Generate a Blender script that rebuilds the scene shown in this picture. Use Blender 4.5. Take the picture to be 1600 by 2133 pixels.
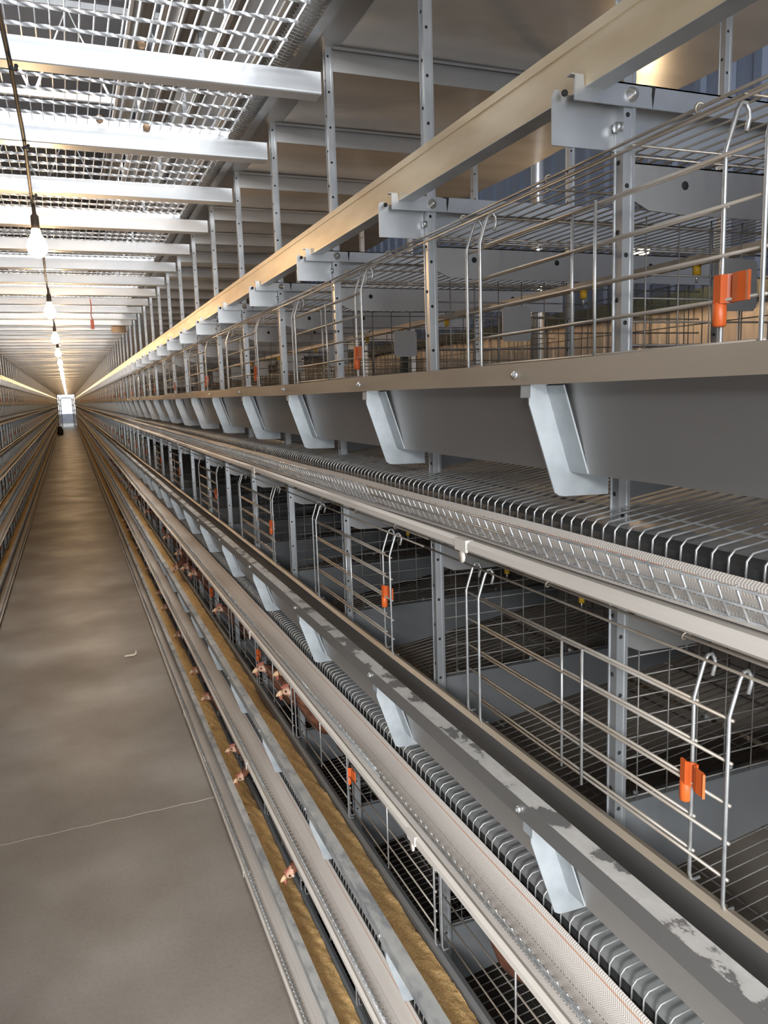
import bpy, bmesh, math, random
from mathutils import Vector, Matrix
random.seed(7)
for o in list(bpy.data.objects): bpy.data.objects.remove(o)
SC = bpy.context.scene
COL = SC.collection

# ------------------------------------------------------------------ camera
H = 2.13                      # eye height above the floor
YAW, PITCH, ROLL, FPX = .3742, .1500, -.0323, 1638.9
def camera():
    cy, sy, cp, sp = math.cos(YAW), math.sin(YAW), math.cos(PITCH), math.sin(PITCH)
    f = Vector((sy*cp, cy*cp, -sp)); r0 = Vector((cy, -sy, 0)); u0 = r0.cross(f)
    r = math.cos(ROLL)*r0 + math.sin(ROLL)*u0; u = -math.sin(ROLL)*r0 + math.cos(ROLL)*u0
    cd = bpy.data.cameras.new('camera'); co = bpy.data.objects.new('camera', cd); COL.objects.link(co)
    cd.sensor_fit = 'HORIZONTAL'; cd.sensor_width = 36; cd.lens = 36*FPX/1600; cd.clip_start = .02; cd.clip_end = 300
    co.matrix_world = Matrix(((r.x, u.x, -f.x, 0), (r.y, u.y, -f.y, 0), (r.z, u.z, -f.z, H), (0, 0, 0, 1)))
    SC.camera = co
camera()

# ------------------------------------------------------------------ world, lights, exposure
SC.view_settings.view_transform = 'Standard'; SC.view_settings.look = 'None'
SC.view_settings.exposure = 0.14; SC.view_settings.gamma = 1; SC.view_settings.use_curve_mapping = False
W = bpy.data.worlds.new('sky'); SC.world = W; W.use_nodes = True
bg = W.node_tree.nodes['Background']; bg.inputs[0].default_value = (.86, .93, 1, 1); bg.inputs[1].default_value = 1.6

def area(name, loc, target, sx, sy, power, col):
    l = bpy.data.lights.new(name, 'AREA'); l.shape = 'RECTANGLE'; l.size = sx; l.size_y = sy; l.energy = power; l.color = col
    o = bpy.data.objects.new(name, l); COL.objects.link(o); o.location = loc
    o.rotation_euler = (Vector(target)-Vector(loc)).to_track_quat('-Z', 'Y').to_euler(); o['kind'] = 'helper'
    return o
area('daylight_end_door', (-.16, -4.7, 2.6), (.1, 4, 1.3), 1.7, 4.6, 400, (.93, .97, 1))
area('daylight_upper_window', (-2.3, -3.6, 3.75), (-.7, 4, 2.85), 1.4, 1.0, 900, (.95, .98, 1))
area('daylight_roof_light', (-.25, 7.2, 5.3), (-.1, 7.6, 0), 1.6, .4, 190, (1, .97, .93))
BULB_W = 10.0

# ------------------------------------------------------------------ materials
def nt(name):
    m = bpy.data.materials.new(name); m.use_nodes = True
    return m, m.node_tree, m.node_tree.nodes['Principled BSDF']
def noise(t, scale, detail=3, coord='Object', stretch=None, rough=.5):
    tc = t.nodes.new('ShaderNodeTexCoord'); n = t.nodes.new('ShaderNodeTexNoise')
    n.inputs['Scale'].default_value = scale; n.inputs['Detail'].default_value = detail; n.inputs['Roughness'].default_value = rough
    if stretch:
        mp = t.nodes.new('ShaderNodeMapping'); mp.inputs['Scale'].default_value = stretch
        t.links.new(tc.outputs[coord], mp.inputs[0]); t.links.new(mp.outputs[0], n.inputs['Vector'])
    else: t.links.new(tc.outputs[coord], n.inputs['Vector'])
    return n.outputs['Fac']
def ramp(t, fac, stops):
    r = t.nodes.new('ShaderNodeValToRGB'); e = r.color_ramp.elements
    while len(e) < len(stops): e.new(.5)
    for el, (p, c) in zip(e, stops): el.position = p; el.color = (*c, 1)
    t.links.new(fac, r.inputs[0]); return r.outputs[0]
def bump(t, b, h, s, d=.001):
    n = t.nodes.new('ShaderNodeBump'); n.inputs['Strength'].default_value = s; n.inputs['Distance'].default_value = d
    t.links.new(h, n.inputs['Height']); t.links.new(n.outputs[0], b.inputs['Normal'])
def mat(name, c1, c2=None, scale=20, metal=0, rough=.5, bs=0, stretch=None, lo=.35, hi=.65, coord='Object', detail=3):
    m, t, b = nt(name); b.inputs['Metallic'].default_value = metal; b.inputs['Roughness'].default_value = rough
    b.inputs['Base Color'].default_value = (*c1, 1)
    if c2:
        f = noise(t, scale, detail, coord, stretch)
        t.links.new(ramp(t, f, [(lo, c1), (hi, c2)]), b.inputs['Base Color'])
        if bs: bump(t, b, f, bs)
    return m
M = {}
M['galv'] = mat('galvanized_steel', (.50, .51, .52), (.60, .61, .62), 14, .85, .38, .05)
M['plate'] = mat('galvanized_sheet', (.44, .43, .42), (.50, .49, .48), 3, .85, .42, .02, (1, .4, 1))
M['bracket'] = mat('spangled_zinc_plate', (.34, .365, .38), (.43, .455, .47), 22, .4, .5, .05)
M['dusty'] = mat('dusty_steel', (.30, .248, .192), (.38, .32, .25), 7, .25, .5, .03, (1, .3, 1))
M['rail'] = mat('dust_covered_rail', (.70, .55, .34), (.84, .71, .50), 9, .35, .4, .08, (1, .5, 2))
M['beam'] = mat('white_zinc_joist', (.68, .70, .73), (.78, .79, .80), 5, .45, .42, .02, (1, 2, 2))
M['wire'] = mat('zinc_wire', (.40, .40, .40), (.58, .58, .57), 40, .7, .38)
M['iwire'] = mat('dusty_shaded_wire', (.13, .12, .11), (.22, .205, .19), 20, .4, .5)  # wire colour darkened for dust and the shade inside the cages
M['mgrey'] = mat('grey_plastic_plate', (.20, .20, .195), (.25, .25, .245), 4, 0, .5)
M['iplate'] = mat('shaded_soiled_zinc', (.15, .155, .16), (.20, .205, .21), 3, .5, .5, .02, (1, .4, 1))  # zinc darkened: cage shade on the dividers, soil in the lower troughs
M['dwire'] = mat('dusty_wire', (.42, .35, .28), (.58, .53, .47), 9, .55, .42)
M['grate'] = mat('galvanized_grating', (.62, .63, .65), (.75, .76, .78), 30, .5, .35)
M['black'] = mat('black_plastic', (.022, .022, .023), (.035, .035, .035), 8, 0, .42)
M['dark'] = mat('dark_hole', (.012, .012, .012), None, 1, 0, .8)
M['orange'] = mat('orange_plastic', (.62, .105, .018), (.68, .13, .025), 15, 0, .4)
M['yellow'] = mat('yellow_plastic', (.75, .45, .03), None, 1, 0, .4)
M['bolt'] = mat('bright_bolt', (.75, .75, .74), (.6, .6, .6), 60, .8, .25)
M['white'] = mat('white_plastic', (.54, .49, .435), (.62, .57, .515), 6, 0, .5, .02, (1, .3, 1))
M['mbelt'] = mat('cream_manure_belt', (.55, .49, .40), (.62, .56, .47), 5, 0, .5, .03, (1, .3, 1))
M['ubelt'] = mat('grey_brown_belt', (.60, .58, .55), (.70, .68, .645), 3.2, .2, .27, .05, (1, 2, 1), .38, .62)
M['dbelt'] = mat('soiled_shaded_belt', (.16, .135, .11), (.22, .19, .16), 5, 0, .6, .05, (1, .3, 1))  # dirt and the dim cage interior, both put into the colour
M['ddbelt'] = mat('soiled_deep_shade_belt', (.035, .028, .022), (.06, .048, .038), 5, 0, .8, .05, (1, .3, 1))  # near-black version: shade of the occupied tiers painted over the soil
M['pipe'] = mat('cream_drinker_pipe', (.50, .41, .30), (.58, .49, .37), 6, 0, .4)
M['green'] = mat('dark_green', (.016, .026, .020), (.022, .032, .026), 5, 0, .5)
M['silver'] = mat('silver_pipe', (.70, .71, .72), None, 1, .9, .22)
M['cable'] = mat('dusty_black_cable', (.03, .024, .02), (.13, .08, .045), 7, 0, .6, 0, None, .45, .62)
M['socket'] = mat('bakelite_socket', (.05, .035, .025), (.09, .06, .04), 20, 0, .5)
M['board'] = mat('brown_board', (.32, .20, .11), (.38, .25, .15), 20, 0, .7)
M['tape'] = mat('red_tape', (.55, .10, .05), (.62, .16, .09), 20, 0, .5)
M['paper'] = mat('scrap_paper', (.72, .66, .56), (.80, .75, .65), 20, 0, .7)
M['bag'] = mat('black_bag', (.03, .026, .022), (.05, .042, .035), 20, 0, .6)
M['roof'] = mat('roof_sheet', (.20, .21, .24), (.26, .27, .30), 1, .1, .5)
M['leg'] = mat('yellow_leg', (.45, .30, .13), None, 1, 0, .6)

def m_film():
    m, t, b = nt('steel_with_peeling_film'); b.inputs['Roughness'].default_value = .45; b.inputs['Metallic'].default_value = .15
    f = noise(t, 26, 5, 'Object', (1, .75, 1), .6)
    g = noise(t, 5, 1, 'Object', (1, 1, 1))
    ad = t.nodes.new('ShaderNodeMath'); ad.operation = 'MULTIPLY_ADD'; ad.inputs[1].default_value = .55
    t.links.new(g, ad.inputs[0]); t.links.new(f, ad.inputs[2])
    t.links.new(ramp(t, ad.outputs[0], [(.70, (.16, .155, .15)), (.735, (.50, .48, .45)), (.9, (.58, .56, .53)), (1, (.4, .38, .36))]), b.inputs['Base Color'])
    return m
M['film'] = m_film()
def m_scuffed():
    m, t, b = nt('scuffed_trough_lip'); b.inputs['Roughness'].default_value = .55; b.inputs['Metallic'].default_value = .25
    f = noise(t, 18, 6, 'Object', (1, .5, 1), .65)
    t.links.new(ramp(t, f, [(.35, (.22, .23, .24)), (.5, (.40, .40, .39)), (.68, (.50, .49, .46))]), b.inputs['Base Color']); bump(t, b, f, .2)
    return m
M['scuff'] = m_scuffed()
def m_belt():
    # woven belt: herringbone in bands across x, dotted stitch lines along y
    m, t, b = nt('woven_egg_belt'); b.inputs['Roughness'].default_value = .75
    N, L = t.nodes.new, t.links.new
    tc = N('ShaderNodeTexCoord'); sp = N('ShaderNodeSeparateXYZ'); L(tc.outputs['Object'], sp.inputs[0])
    def mth(op, a, v=None, c=None):
        n = N('ShaderNodeMath'); n.operation = op
        for i, s in enumerate((a, v, c)):
            if s is None: continue
            if isinstance(s, (int, float)): n.inputs[i].default_value = s
            else: L(s, n.inputs[i])
        return n.outputs[0]
    x = mth('ABSOLUTE', sp.outputs[0])
    zig = mth('PINGPONG', x, .0125)
    d = mth('ADD', mth('MULTIPLY', sp.outputs[1], 1.0), mth('MULTIPLY', zig, 1.3))
    w = mth('SINE', mth('MULTIPLY', d, 2*math.pi/.0042))
    hb = mth('MULTIPLY_ADD', w, .5, .5)
    def line(x0, hw): return mth('LESS_THAN', mth('ABSOLUTE', mth('SUBTRACT', x, x0)), hw)
    dash = mth('GREATER_THAN', mth('SINE', mth('MULTIPLY', sp.outputs[1], 2*math.pi/.0075)), -.1)
    st = mth('MULTIPLY', mth('MAXIMUM', line(.0130, .0006), line(.039, .0006)), dash)
    red = line(.0725, .0008)
    f = noise(t, 6, 3, 'Object', (3, .4, 1))
    base = ramp(t, f, [(.3, (.62, .555, .50)), (.7, (.72, .67, .62))])
    def mix(fac, a, col, amt):
        n = N('ShaderNodeMixRGB'); n.inputs[2].default_value = (*col, 1); L(a, n.inputs[1])
        L(mth('MULTIPLY', fac, amt), n.inputs[0]); return n.outputs[0]
    c = mix(mth('SUBTRACT', 1.0, hb), base, (.24, .215, .19), .7)
    c = mix(st, c, (.10, .10, .09), .9); c = mix(red, c, (.42, .17, .07), .8)
    L(c, b.inputs['Base Color']); bump(t, b, hb, .35, .0008)
    return m
M['belt'] = m_belt()
def m_floor():
    m, t, b = nt('dusty_concrete')
    f = noise(t, 1.3, 6, 'Object'); g = noise(t, 60, 3, 'Object')
    c = ramp(t, f, [(.3, (.19, .157, .13)), (.5, (.24, .21, .182)), (.7, (.315, .29, .262))])
    mx = t.nodes.new('ShaderNodeMixRGB'); mx.blend_type = 'MULTIPLY'; mx.inputs[0].default_value = .35
    t.links.new(c, mx.inputs[1]); t.links.new(ramp(t, g, [(.3, (.7, .7, .7)), (.6, (1, 1, 1))]), mx.inputs[2])
    t.links.new(mx.outputs[0], b.inputs['Base Color'])
    t.links.new(ramp(t, f, [(.3, (.55, .55, .55)), (.7, (.42, .42, .42))]), b.inputs['Roughness']); bump(t, b, g, .12)
    return m
M['floor'] = m_floor()
def m_feed():
    m, t, b = nt('mash_feed'); b.inputs['Roughness'].default_value = .9
    f = noise(t, 260, 3, 'Object', None, .7); g = noise(t, 30, 3, 'Object')
    c = ramp(t, f, [(.3, (.42, .225, .08)), (.48, (.70, .43, .165)), (.60, (.82, .55, .25)), (.70, (.97, .84, .56))])
    mx = t.nodes.new('ShaderNodeMath'); mx.operation = 'MULTIPLY_ADD'; mx.inputs[1].default_value = 3.0
    t.links.new(g, mx.inputs[0]); t.links.new(f, mx.inputs[2])
    t.links.new(c, b.inputs['Base Color']); bump(t, b, mx.outputs[0], .9, .003)
    return m
M['feed'] = m_feed()
def m_emit(name, col, s):
    m, t, b = nt(name); b.inputs['Base Color'].default_value = (*col, 1)
    b.inputs['Emission Color'].default_value = (*col, 1); b.inputs['Emission Strength'].default_value = s
    return m
M['bulb'] = m_emit('lit_bulb_glass', (1, .80, .50), 26)
M['blue'] = mat('blue_wall_sheet', (.035, .047, .078), (.043, .057, .09), 2, 0, .65)
M['brown'] = mat('brown_dusty_panel', (.40, .325, .25), (.54, .45, .36), 4, .3, .3, .05, (1, 5, .6))
M['feather'] = mat('brown_feathers', (.10, .034, .017), (.19, .068, .030), 45, 0, .8, .4, None, .35, .65)
M['face'] = mat('pink_hen_face', (.52, .27, .17), (.64, .40, .28), 60, 0, .6)
M['comb'] = mat('red_comb', (.30, .085, .055), (.38, .13, .085), 60, 0, .55)
M['beak'] = mat('pale_beak', (.68, .44, .26), None, 1, 0, .45)
M['eye'] = mat('dark_eye', (.02, .012, .008), None, 1, 0, .15)
M['lobe'] = mat('pale_ear_lobe', (.70, .50, .42), None, 1, 0, .6)

# ------------------------------------------------------------------ mesh builder
class MB:
    def __init__(s): s.v = []; s.f = []; s.mi = []; s.cur = 0; s.sm = []
    def mat(s, i): s.cur = i; return s
    def add(s, vs, fs, smooth=False):
        o = len(s.v); s.v += [tuple(v) for v in vs]
        for f in fs: s.f.append(tuple(i+o for i in f)); s.mi.append(s.cur); s.sm.append(smooth)
        return s
    def box(s, x0, x1, y0, y1, z0, z1):
        return s.add([(x0,y0,z0),(x1,y0,z0),(x1,y1,z0),(x0,y1,z0),(x0,y0,z1),(x1,y0,z1),(x1,y1,z1),(x0,y1,z1)],
                     [(0,3,2,1),(4,5,6,7),(0,1,5,4),(1,2,6,5),(2,3,7,6),(3,0,4,7)])
    def prism(s, prof, y0, y1, ax='y', seg=1, wob=None):
        n = len(prof); vs = []; fs = []
        for k in range(seg+1):
            y = y0+(y1-y0)*k/seg
            dx, dz = wob(y) if wob else (0, 0)
            for a, c in prof:
                a += dx; c += dz
                vs.append((a, y, c) if ax == 'y' else (y, a, c) if ax == 'x' else (a, c, y))
        for k in range(seg):
            for i in range(n):
                j = (i+1) % n; fs.append((k*n+i, k*n+j, (k+1)*n+j, (k+1)*n+i))
        fs.append(tuple(range(n-1, -1, -1))); fs.append(tuple(seg*n+i for i in range(n)))
        return s.add(vs, fs)
    def sheet(s, line, t, y0, y1, ax='y', seg=1, wob=None):
        up = []; dn = []
        for i, p in enumerate(line):
            a = line[max(i-1, 0)]; b = line[min(i+1, len(line)-1)]
            dx, dz = b[0]-a[0], b[1]-a[1]; l = math.hypot(dx, dz) or 1
            nx, nz = -dz/l*t/2, dx/l*t/2
            up.append((p[0]+nx, p[1]+nz)); dn.append((p[0]-nx, p[1]-nz))
        # quads strip keeps concave outlines valid
        n = len(line)
        for i in range(n-1):
            s.prism([up[i], up[i+1], dn[i+1], dn[i]], y0, y1, ax, seg, wob)
        return s
    def tube(s, pts, r, n=5, closed=False):
        pts = [Vector(p) for p in pts]; m = len(pts); vs = []; fs = []
        t0 = (pts[1]-pts[0]).normalized(); ref = Vector((0, 0, 1)) if abs(t0.z) < .9 else Vector((1, 0, 0))
        u = t0.cross(ref).normalized()
        for i, p in enumerate(pts):
            t = (pts[min(i+1, m-1)]-pts[max(i-1, 0)]).normalized()
            u = (u - t*u.dot(t)).normalized(); w = t.cross(u)
            rr = r[i] if isinstance(r, (list, tuple)) else r
            for k in range(n):
                a = 2*math.pi*k/n; vs.append(p+u*math.cos(a)*rr+w*math.sin(a)*rr)
        for i in range(m-1):
            for k in range(n):
                q = (k+1) % n; fs.append((i*n+k, i*n+q, (i+1)*n+q, (i+1)*n+k))
        fs.append(tuple(range(n-1, -1, -1))); fs.append(tuple((m-1)*n+k for k in range(n)))
        return s.add(vs, fs, True)
    def cyl(s, a, b, r, n=8): return s.tube([a, b], r, n)
    def ball(s, c, r, nu=10, nv=7, sc=(1, 1, 1)):
        vs = [(c[0], c[1], c[2]-r*sc[2])]; fs = []
        for j in range(1, nv):
            th = math.pi*j/nv
            for i in range(nu):
                a = 2*math.pi*i/nu
                vs.append((c[0]+r*sc[0]*math.sin(th)*math.cos(a), c[1]+r*sc[1]*math.sin(th)*math.sin(a), c[2]-r*sc[2]*math.cos(th)))
        vs.append((c[0], c[1], c[2]+r*sc[2])); L = len(vs)-1
        for i in range(nu):
            q = (i+1) % nu; fs.append((0, 1+q, 1+i)); fs.append((L, 1+(nv-2)*nu+i, 1+(nv-2)*nu+q))
            for j in range(nv-2): fs.append((1+j*nu+i, 1+j*nu+q, 1+(j+1)*nu+q, 1+(j+1)*nu+i))
        return s.add(vs, fs, True)
    def mesh(s, name, mats, base=(0, 0, 0), mir=False):
        me = bpy.data.meshes.new(name); sg = -1 if mir else 1
        me.from_pydata([((x-base[0])*sg, y-base[1], z-base[2]) for x, y, z in s.v], [], [f[::-1] for f in s.f] if mir else s.f)
        for m_ in ([mats] if isinstance(mats, str) else mats): me.materials.append(M[m_])
        me.polygons.foreach_set('material_index', s.mi); me.polygons.foreach_set('use_smooth', s.sm)
        bm = bmesh.new(); bm.from_mesh(me); bmesh.ops.recalc_face_normals(bm, faces=bm.faces); bm.to_mesh(me); bm.free()
        me.update(); return me
def link(name, me, parent=None, loc=(0, 0, 0), rot=None):
    o = bpy.data.objects.new(name, me); COL.objects.link(o); o.location = loc
    if parent is not None: o.parent = parent
    if rot: o.rotation_euler = rot
    return o
def tag(o, label=None, cat=None, group=None, kind=None):
    if label: o['label'] = label
    if cat: o['category'] = cat
    if group: o['group'] = group
    if kind: o['kind'] = kind
    return o
def thing(name, label, cat, loc, group=None): return tag(link(name, None, None, loc), label, cat, group)
ORD = ('zeroth first second third fourth fifth sixth seventh eighth ninth tenth eleventh twelfth thirteenth fourteenth fifteenth sixteenth '
       'seventeenth eighteenth nineteenth twentieth twenty-first twenty-second twenty-third twenty-fourth').split()
TIER = ['top', 'second-highest', 'second-lowest', 'bottom']

# ------------------------------------------------------------------ layout constants
D, Y0, T = .6, .8817, .6103
def Yn(n): return Y0 + D*n
def Z(k): return H - k*T                 # level that tier k's measurements start from (k=0 top tier)
NP = 129; YEND = Yn(NP); YS = .22        # rows run from YS to YEND
XM = -.24                                # mirror: x -> XM - x
SIDES = [('right', False), ('left', True)]
def bx(x, mir): return XM - x if mir else x

# ------------------------------------------------------------------ setting
def struct(name, mb, m): return tag(link(name, mb.mesh(name, m)), kind='structure')
struct('floor', MB().box(-3.4, 3.3, -6, 80, -.12, 0), 'floor')
g = MB().box(-14, 14, 80, 110, -.14, -.02); struct('ground', g, 'floor')
def ribs(x0, sgn, y0, y1, z0, z1, step=.2):
    mb = MB(); mb.box(min(x0, x0+sgn*.05), max(x0, x0+sgn*.05), y0, y1, z0, z1)
    y = y0+.1
    while y < y1-.1:
        mb.prism([(x0, y-.045), (x0-sgn*.022, y-.025), (x0-sgn*.022, y+.025), (x0, y+.045)], z0, z1, 'z'); y += step
    return mb
struct('wall_right', ribs(3.25, 1, -6, 79.5, 0, 5.6), 'blue')
struct('wall_left', ribs(-3.35, -1, -6, 79.5, 0, 5.6, .4), 'blue')
r = MB().box(-3.4, 3.3, -6, 80, 5.6, 5.66)
struct('ceiling', r, 'roof')
ew = MB()
ew.box(-3.4, -.87, 79.5, 79.7, 0, 5.6); ew.box(.62, 3.3, 79.5, 79.7, 0, 5.6); ew.box(-.87, .62, 79.5, 79.7, 2.98, 5.6)
struct('wall_far', ew, 'roof')
nw = MB()
nw.box(-3.4, -1.95, -6.1, -6, 0, 5.6); nw.box(.8, 3.3, -6.1, -6, 0, 5.6); nw.box(-1.95, .8, -6.1, -6, 5.0, 5.6)
struct('wall_near', nw, 'roof')
for i in range(24):                       # roof trusses above the walkway
    y = 1.2+3.3*i; mb = MB(); zt, zb = 5.5, 4.75
    mb.box(-3.35, 3.25, y-.02, y+.02, zb, zb+.05); mb.box(-3.35, 3.25, y-.02, y+.02, zt, zt+.05)
    for j in range(10):
        xa = -3.3+.65*j; mb.tube([(xa, y, zb), (xa+.325, y, zt), (xa+.65, y, zb)], .014, 4)
    o = link('roof_truss', mb.mesh('roof_truss', 'beam')); tag(o, 'white lattice roof truss above the walkway grating', 'truss', 'roof trusses over the grating')

for side_, xa, xb in (('right', .70, 1.9), ('left', -2.14, -.94)):  # sheets added out of view to keep daylight out of the cages
    o = tag(link('end_baffle', MB().box(xa, xb, .235, .25, 0, 2.5).mesh('end_baffle', 'plate')), f'added unseen sheet blocking light at the start of the {side_} row', 'sheet', 'added row end baffles')

# ------------------------------------------------------------------ uprights
def post_mb(rear=False, holes=True):
    mb = MB(); x0, x1 = (.6945, .714) if not rear else (1.445, 1.465)
    mb.sheet([(x1, .001), (x0+.001, .001), (x0+.001, .0165), (x0-.0015, .0165)], .002, 0, 4.55, 'z')
    mb.box(x1-.006, x1-.001, -.0012, 0, 0, 4.55)
    if holes:
        mb.mat(1); z = .12
        while z < 4.5:
            mb.cyl(((x0+x1)/2-.003, -.0004, z), ((x0+x1)/2-.003, .0004, z), .0032, 8)
            mb.cyl((x0-.0004, .009, z+.03), (x0+.0004, .009, z+.03), .0034, 6); z += .0872
    return mb
pm = {(rear, mir): post_mb(rear).mesh('upright_post', ['galv', 'dark'], (1.45 if rear else .695, 0, 0), mir) for rear in (0, 1) for mir in (0, 1)}
for side, mir in SIDES:
    for n in range(0 if not mir else 2, NP+1):
        o = link('upright_post', pm[0, mir], None, (bx(.695, mir), Yn(n), 0))
        if n <= 20 and not mir: tag(o, f'{ORD[n+1]} perforated grey steel upright from the front of the right row', 'post', 'front uprights, right row')
        elif not mir: tag(o, 'slim grey upright deep down the right row of cages', 'post', 'distant front uprights, right row')
        else: tag(o, 'grey steel upright along the left row of cages', 'post', 'front uprights, left row')
for n in range(0, 26):
    o = link('rear_post', pm[1, 0], None, (1.45, Yn(n), 0))
    tag(o, f'{ORD[n+1]} grey upright at the back of the right row, seen through cages' if n < 8 else 'grey upright at the back of the right row, far along', 'post', 'rear uprights, right row')

# ------------------------------------------------------------------ troughs with their brackets
LIP = [(.5506, .0046), (.5506, .032), (.577, .032), (.579, .022)]
CH = [(.579, .024), (.617, -.112), (.664, -.115), (.672, -.012)]
INL = [(.673, -.02), (.671, .0), (.660, .004), (.652, -.002)]
def wob(k):
    def f(y): return (0, .0012*math.sin(y*2.1+k)+.0008*math.sin(y*5.3+2*k))
    return f
BR = [(.552, .006), (.5512, -.02), (.588, -.131), (.5905, -.138), (.597, -.1425), (.606, -.144), (.676, -.146), (.676, -.117), (.617, -.1135), (.579, .006)]
def bracket_mb():
    mb = MB(); mb.prism(BR, -.0012, .0012)
    mb.sheet([(.5775, .003), (.6148, -.111)], .0024, -.040, -.001)
    mb.prism([(.552, .006), (.5512, -.012), (.5575, -.010)], -.004, .020)
    mb.box(.552, .579, -.001, .016, .003, .0055)
    return mb
def bolt_mb():
    return MB().tube([(.549, .026, .018), (.5455, .026, .018), (.5453, .026, .018), (.5425, .026, .018)], [.0052, .0052, .0028, .0028], 8)
def slot_mb(): return MB().box(.5496, .5502, -.012, -.008, .013, .023)
for side, mir in SIDES:
    brm = bracket_mb().mesh('trough_bracket', 'bracket', (.6, 0, 0), mir); bom = bolt_mb().mesh('bolt', 'bolt', (.6, 0, 0), mir)
    for k in range(4):
        lipm = ('dusty', 'film', 'scuff', 'scuff')[k]
        what = ('clean dusty brown lip', 'strips of peeling film on its lip', 'golden feed and scuffed lip', 'feed, close above the floor')[k]
        t = thing('feed_trough', f'long grey feed trough with {what}, {TIER[k]} tier, {side} row', 'trough', (bx(.6, mir), 0, Z(k)), f'feed troughs, {side} row')
        link('lip', MB().sheet(LIP, .0016, YS, YEND, seg=260, wob=wob(k)).mesh('lip', lipm, (.6, 0, 0), mir), t)['label'] = 'folded outer lip'
        f_ = link('fascia', MB().sheet([(.5498, .0040), (.5498, .0325)], .0006, YS, YEND, seg=260, wob=wob(k)).mesh('fascia', ('dusty', 'plate', 'scuff', 'scuff')[k], (.6, 0, 0), mir), t)
        link('channel', MB().sheet(CH, .0016, YS, YEND).mesh('channel', 'plate', (.6, 0, 0), mir), t)
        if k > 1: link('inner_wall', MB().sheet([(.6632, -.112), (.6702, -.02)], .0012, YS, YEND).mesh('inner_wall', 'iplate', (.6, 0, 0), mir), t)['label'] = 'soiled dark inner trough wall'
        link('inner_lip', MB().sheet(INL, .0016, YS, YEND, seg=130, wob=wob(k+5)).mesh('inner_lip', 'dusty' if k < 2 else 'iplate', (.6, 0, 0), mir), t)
        if k < 3:
            lim = 100 if not mir else 70
            for n in range(0 if not mir else 3, lim):
                b = link('trough_bracket', brm, t, (0, Yn(n), 0))
                if n < 14 and not mir: link('bolt', bom, b)
            rest = MB()
            for n in range(lim, NP+1):
                rest.prism([(x, z) for x, z in BR], Yn(n)-.0012, Yn(n)+.0012)
            tag(link('distant_bracket', rest.mesh('distant_bracket', 'bracket', (.6, 0, 0), mir), t), kind='stuff')

# ------------------------------------------------------------------ egg belts
BELT = [(.6285, -.199), (.6245, -.209), (.617, -.2135), (.598, -.2185), (.575, -.2215), (.5545, -.2235)]
RIM = [(.638, -.212), (.60, -.226), (.556, -.2285), (.549, -.2245), (.543, -.2285), (.542, -.237), (.549, -.242), (.565, -.243)]
def belt_mb(k):
    mb = MB(); seg = 400; pts = []
    def z_(y, i): return .0016*math.sin(y*3.1+k*2)*(i/5) + .001*math.sin(y*7.7+i)
    vs = []; fs = []; n = len(BELT)
    for j in range(seg+1):
        y = YS+(YEND-YS)*(j/seg)**1.6
        for i, (x, z) in enumerate(BELT): vs.append((x+.0022*math.sin(y*2.3+k)*(i > 2), y, z+z_(y, i)+.001))
    for j in range(seg):
        for i in range(n-1): fs.append((j*n+i, j*n+i+1, (j+1)*n+i+1, (j+1)*n+i))
    return mb.add(vs, fs, True)
for side, mir in SIDES:
    for k in range(4):
        t = thing('egg_belt', f'woven off-white egg collection belt in front of the {TIER[k]} tier, {side} row', 'belt', (bx(.556, mir), 0, Z(k)), f'egg belts, {side} row')
        link('woven_belt', belt_mb(k).mesh('woven_belt', 'belt', (.551, 0, 0), mir), t, (bx(.551, mir)-bx(.556, mir), 0, 0))
        link('support_channel', MB().sheet(RIM, .002, YS, YEND, seg=130, wob=wob(k+9)).mesh('support_channel', 'white', (.556, 0, 0), mir), t)
        if not mir:
            for j in range(7):
                y = (1.06, 2.53, 4.45, 6.5, 8.6, 11, 13.5)[j] + .23*k
                mb = MB(); mb.box(.5395, .5435, -.018, .018, -.243, -.228); mb.box(.5395, .552, -.018, .018, -.228, -.2245); mb.cyl((.541, 0, -.252), (.5435, 0, -.252), .010, 10)
                link('edge_clip', mb.mesh('edge_clip', 'white', (.556, 0, 0)), t, (0, y, 0))

# ------------------------------------------------------------------ manure belts and black egg-saver strips
for side, mir in SIDES:
    for k in range(4):
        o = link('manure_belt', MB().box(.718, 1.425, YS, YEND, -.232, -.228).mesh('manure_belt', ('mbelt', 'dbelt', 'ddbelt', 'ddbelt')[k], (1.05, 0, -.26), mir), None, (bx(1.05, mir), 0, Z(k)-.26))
        tag(o, f'{"cream" if k == 0 else "soiled, shade-darkened"} manure belt under the wire floor of the {TIER[k]} tier, {side} row', 'belt', f'manure belts, {side} row')
        s = [(.6400, -.216), (.6405, -.202), (.644, -.193), (.655, -.1895), (.672, -.189)] if k == 0 else [(.6395, -.216), (.6398, -.204), (.6402, -.196)]
        o = link('egg_saver_strip', MB().sheet(s, .002, YS, YEND).mesh('egg_saver_strip', 'black', (.67, 0, -.2), mir), None, (bx(.67, mir), 0, Z(k)-.2))
        tag(o, f'black plastic strip beneath the egg roll-out wires of the {TIER[k]} tier, {side} row', 'strip', f'black egg strips, {side} row')
        link('backing_plate', MB().sheet([(.6735, -.1892), (.690, -.1865), (.716, -.1860)] if k == 0 else [(.6412, -.1945), (.650, -.1915), (.690, -.1865), (.716, -.1860)], .0016, YS, YEND).mesh('backing_plate', 'plate' if k == 0 else 'mgrey', (.67, 0, -.2), mir), o)['label'] = 'grey metal backing plate behind the black strip'

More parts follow.
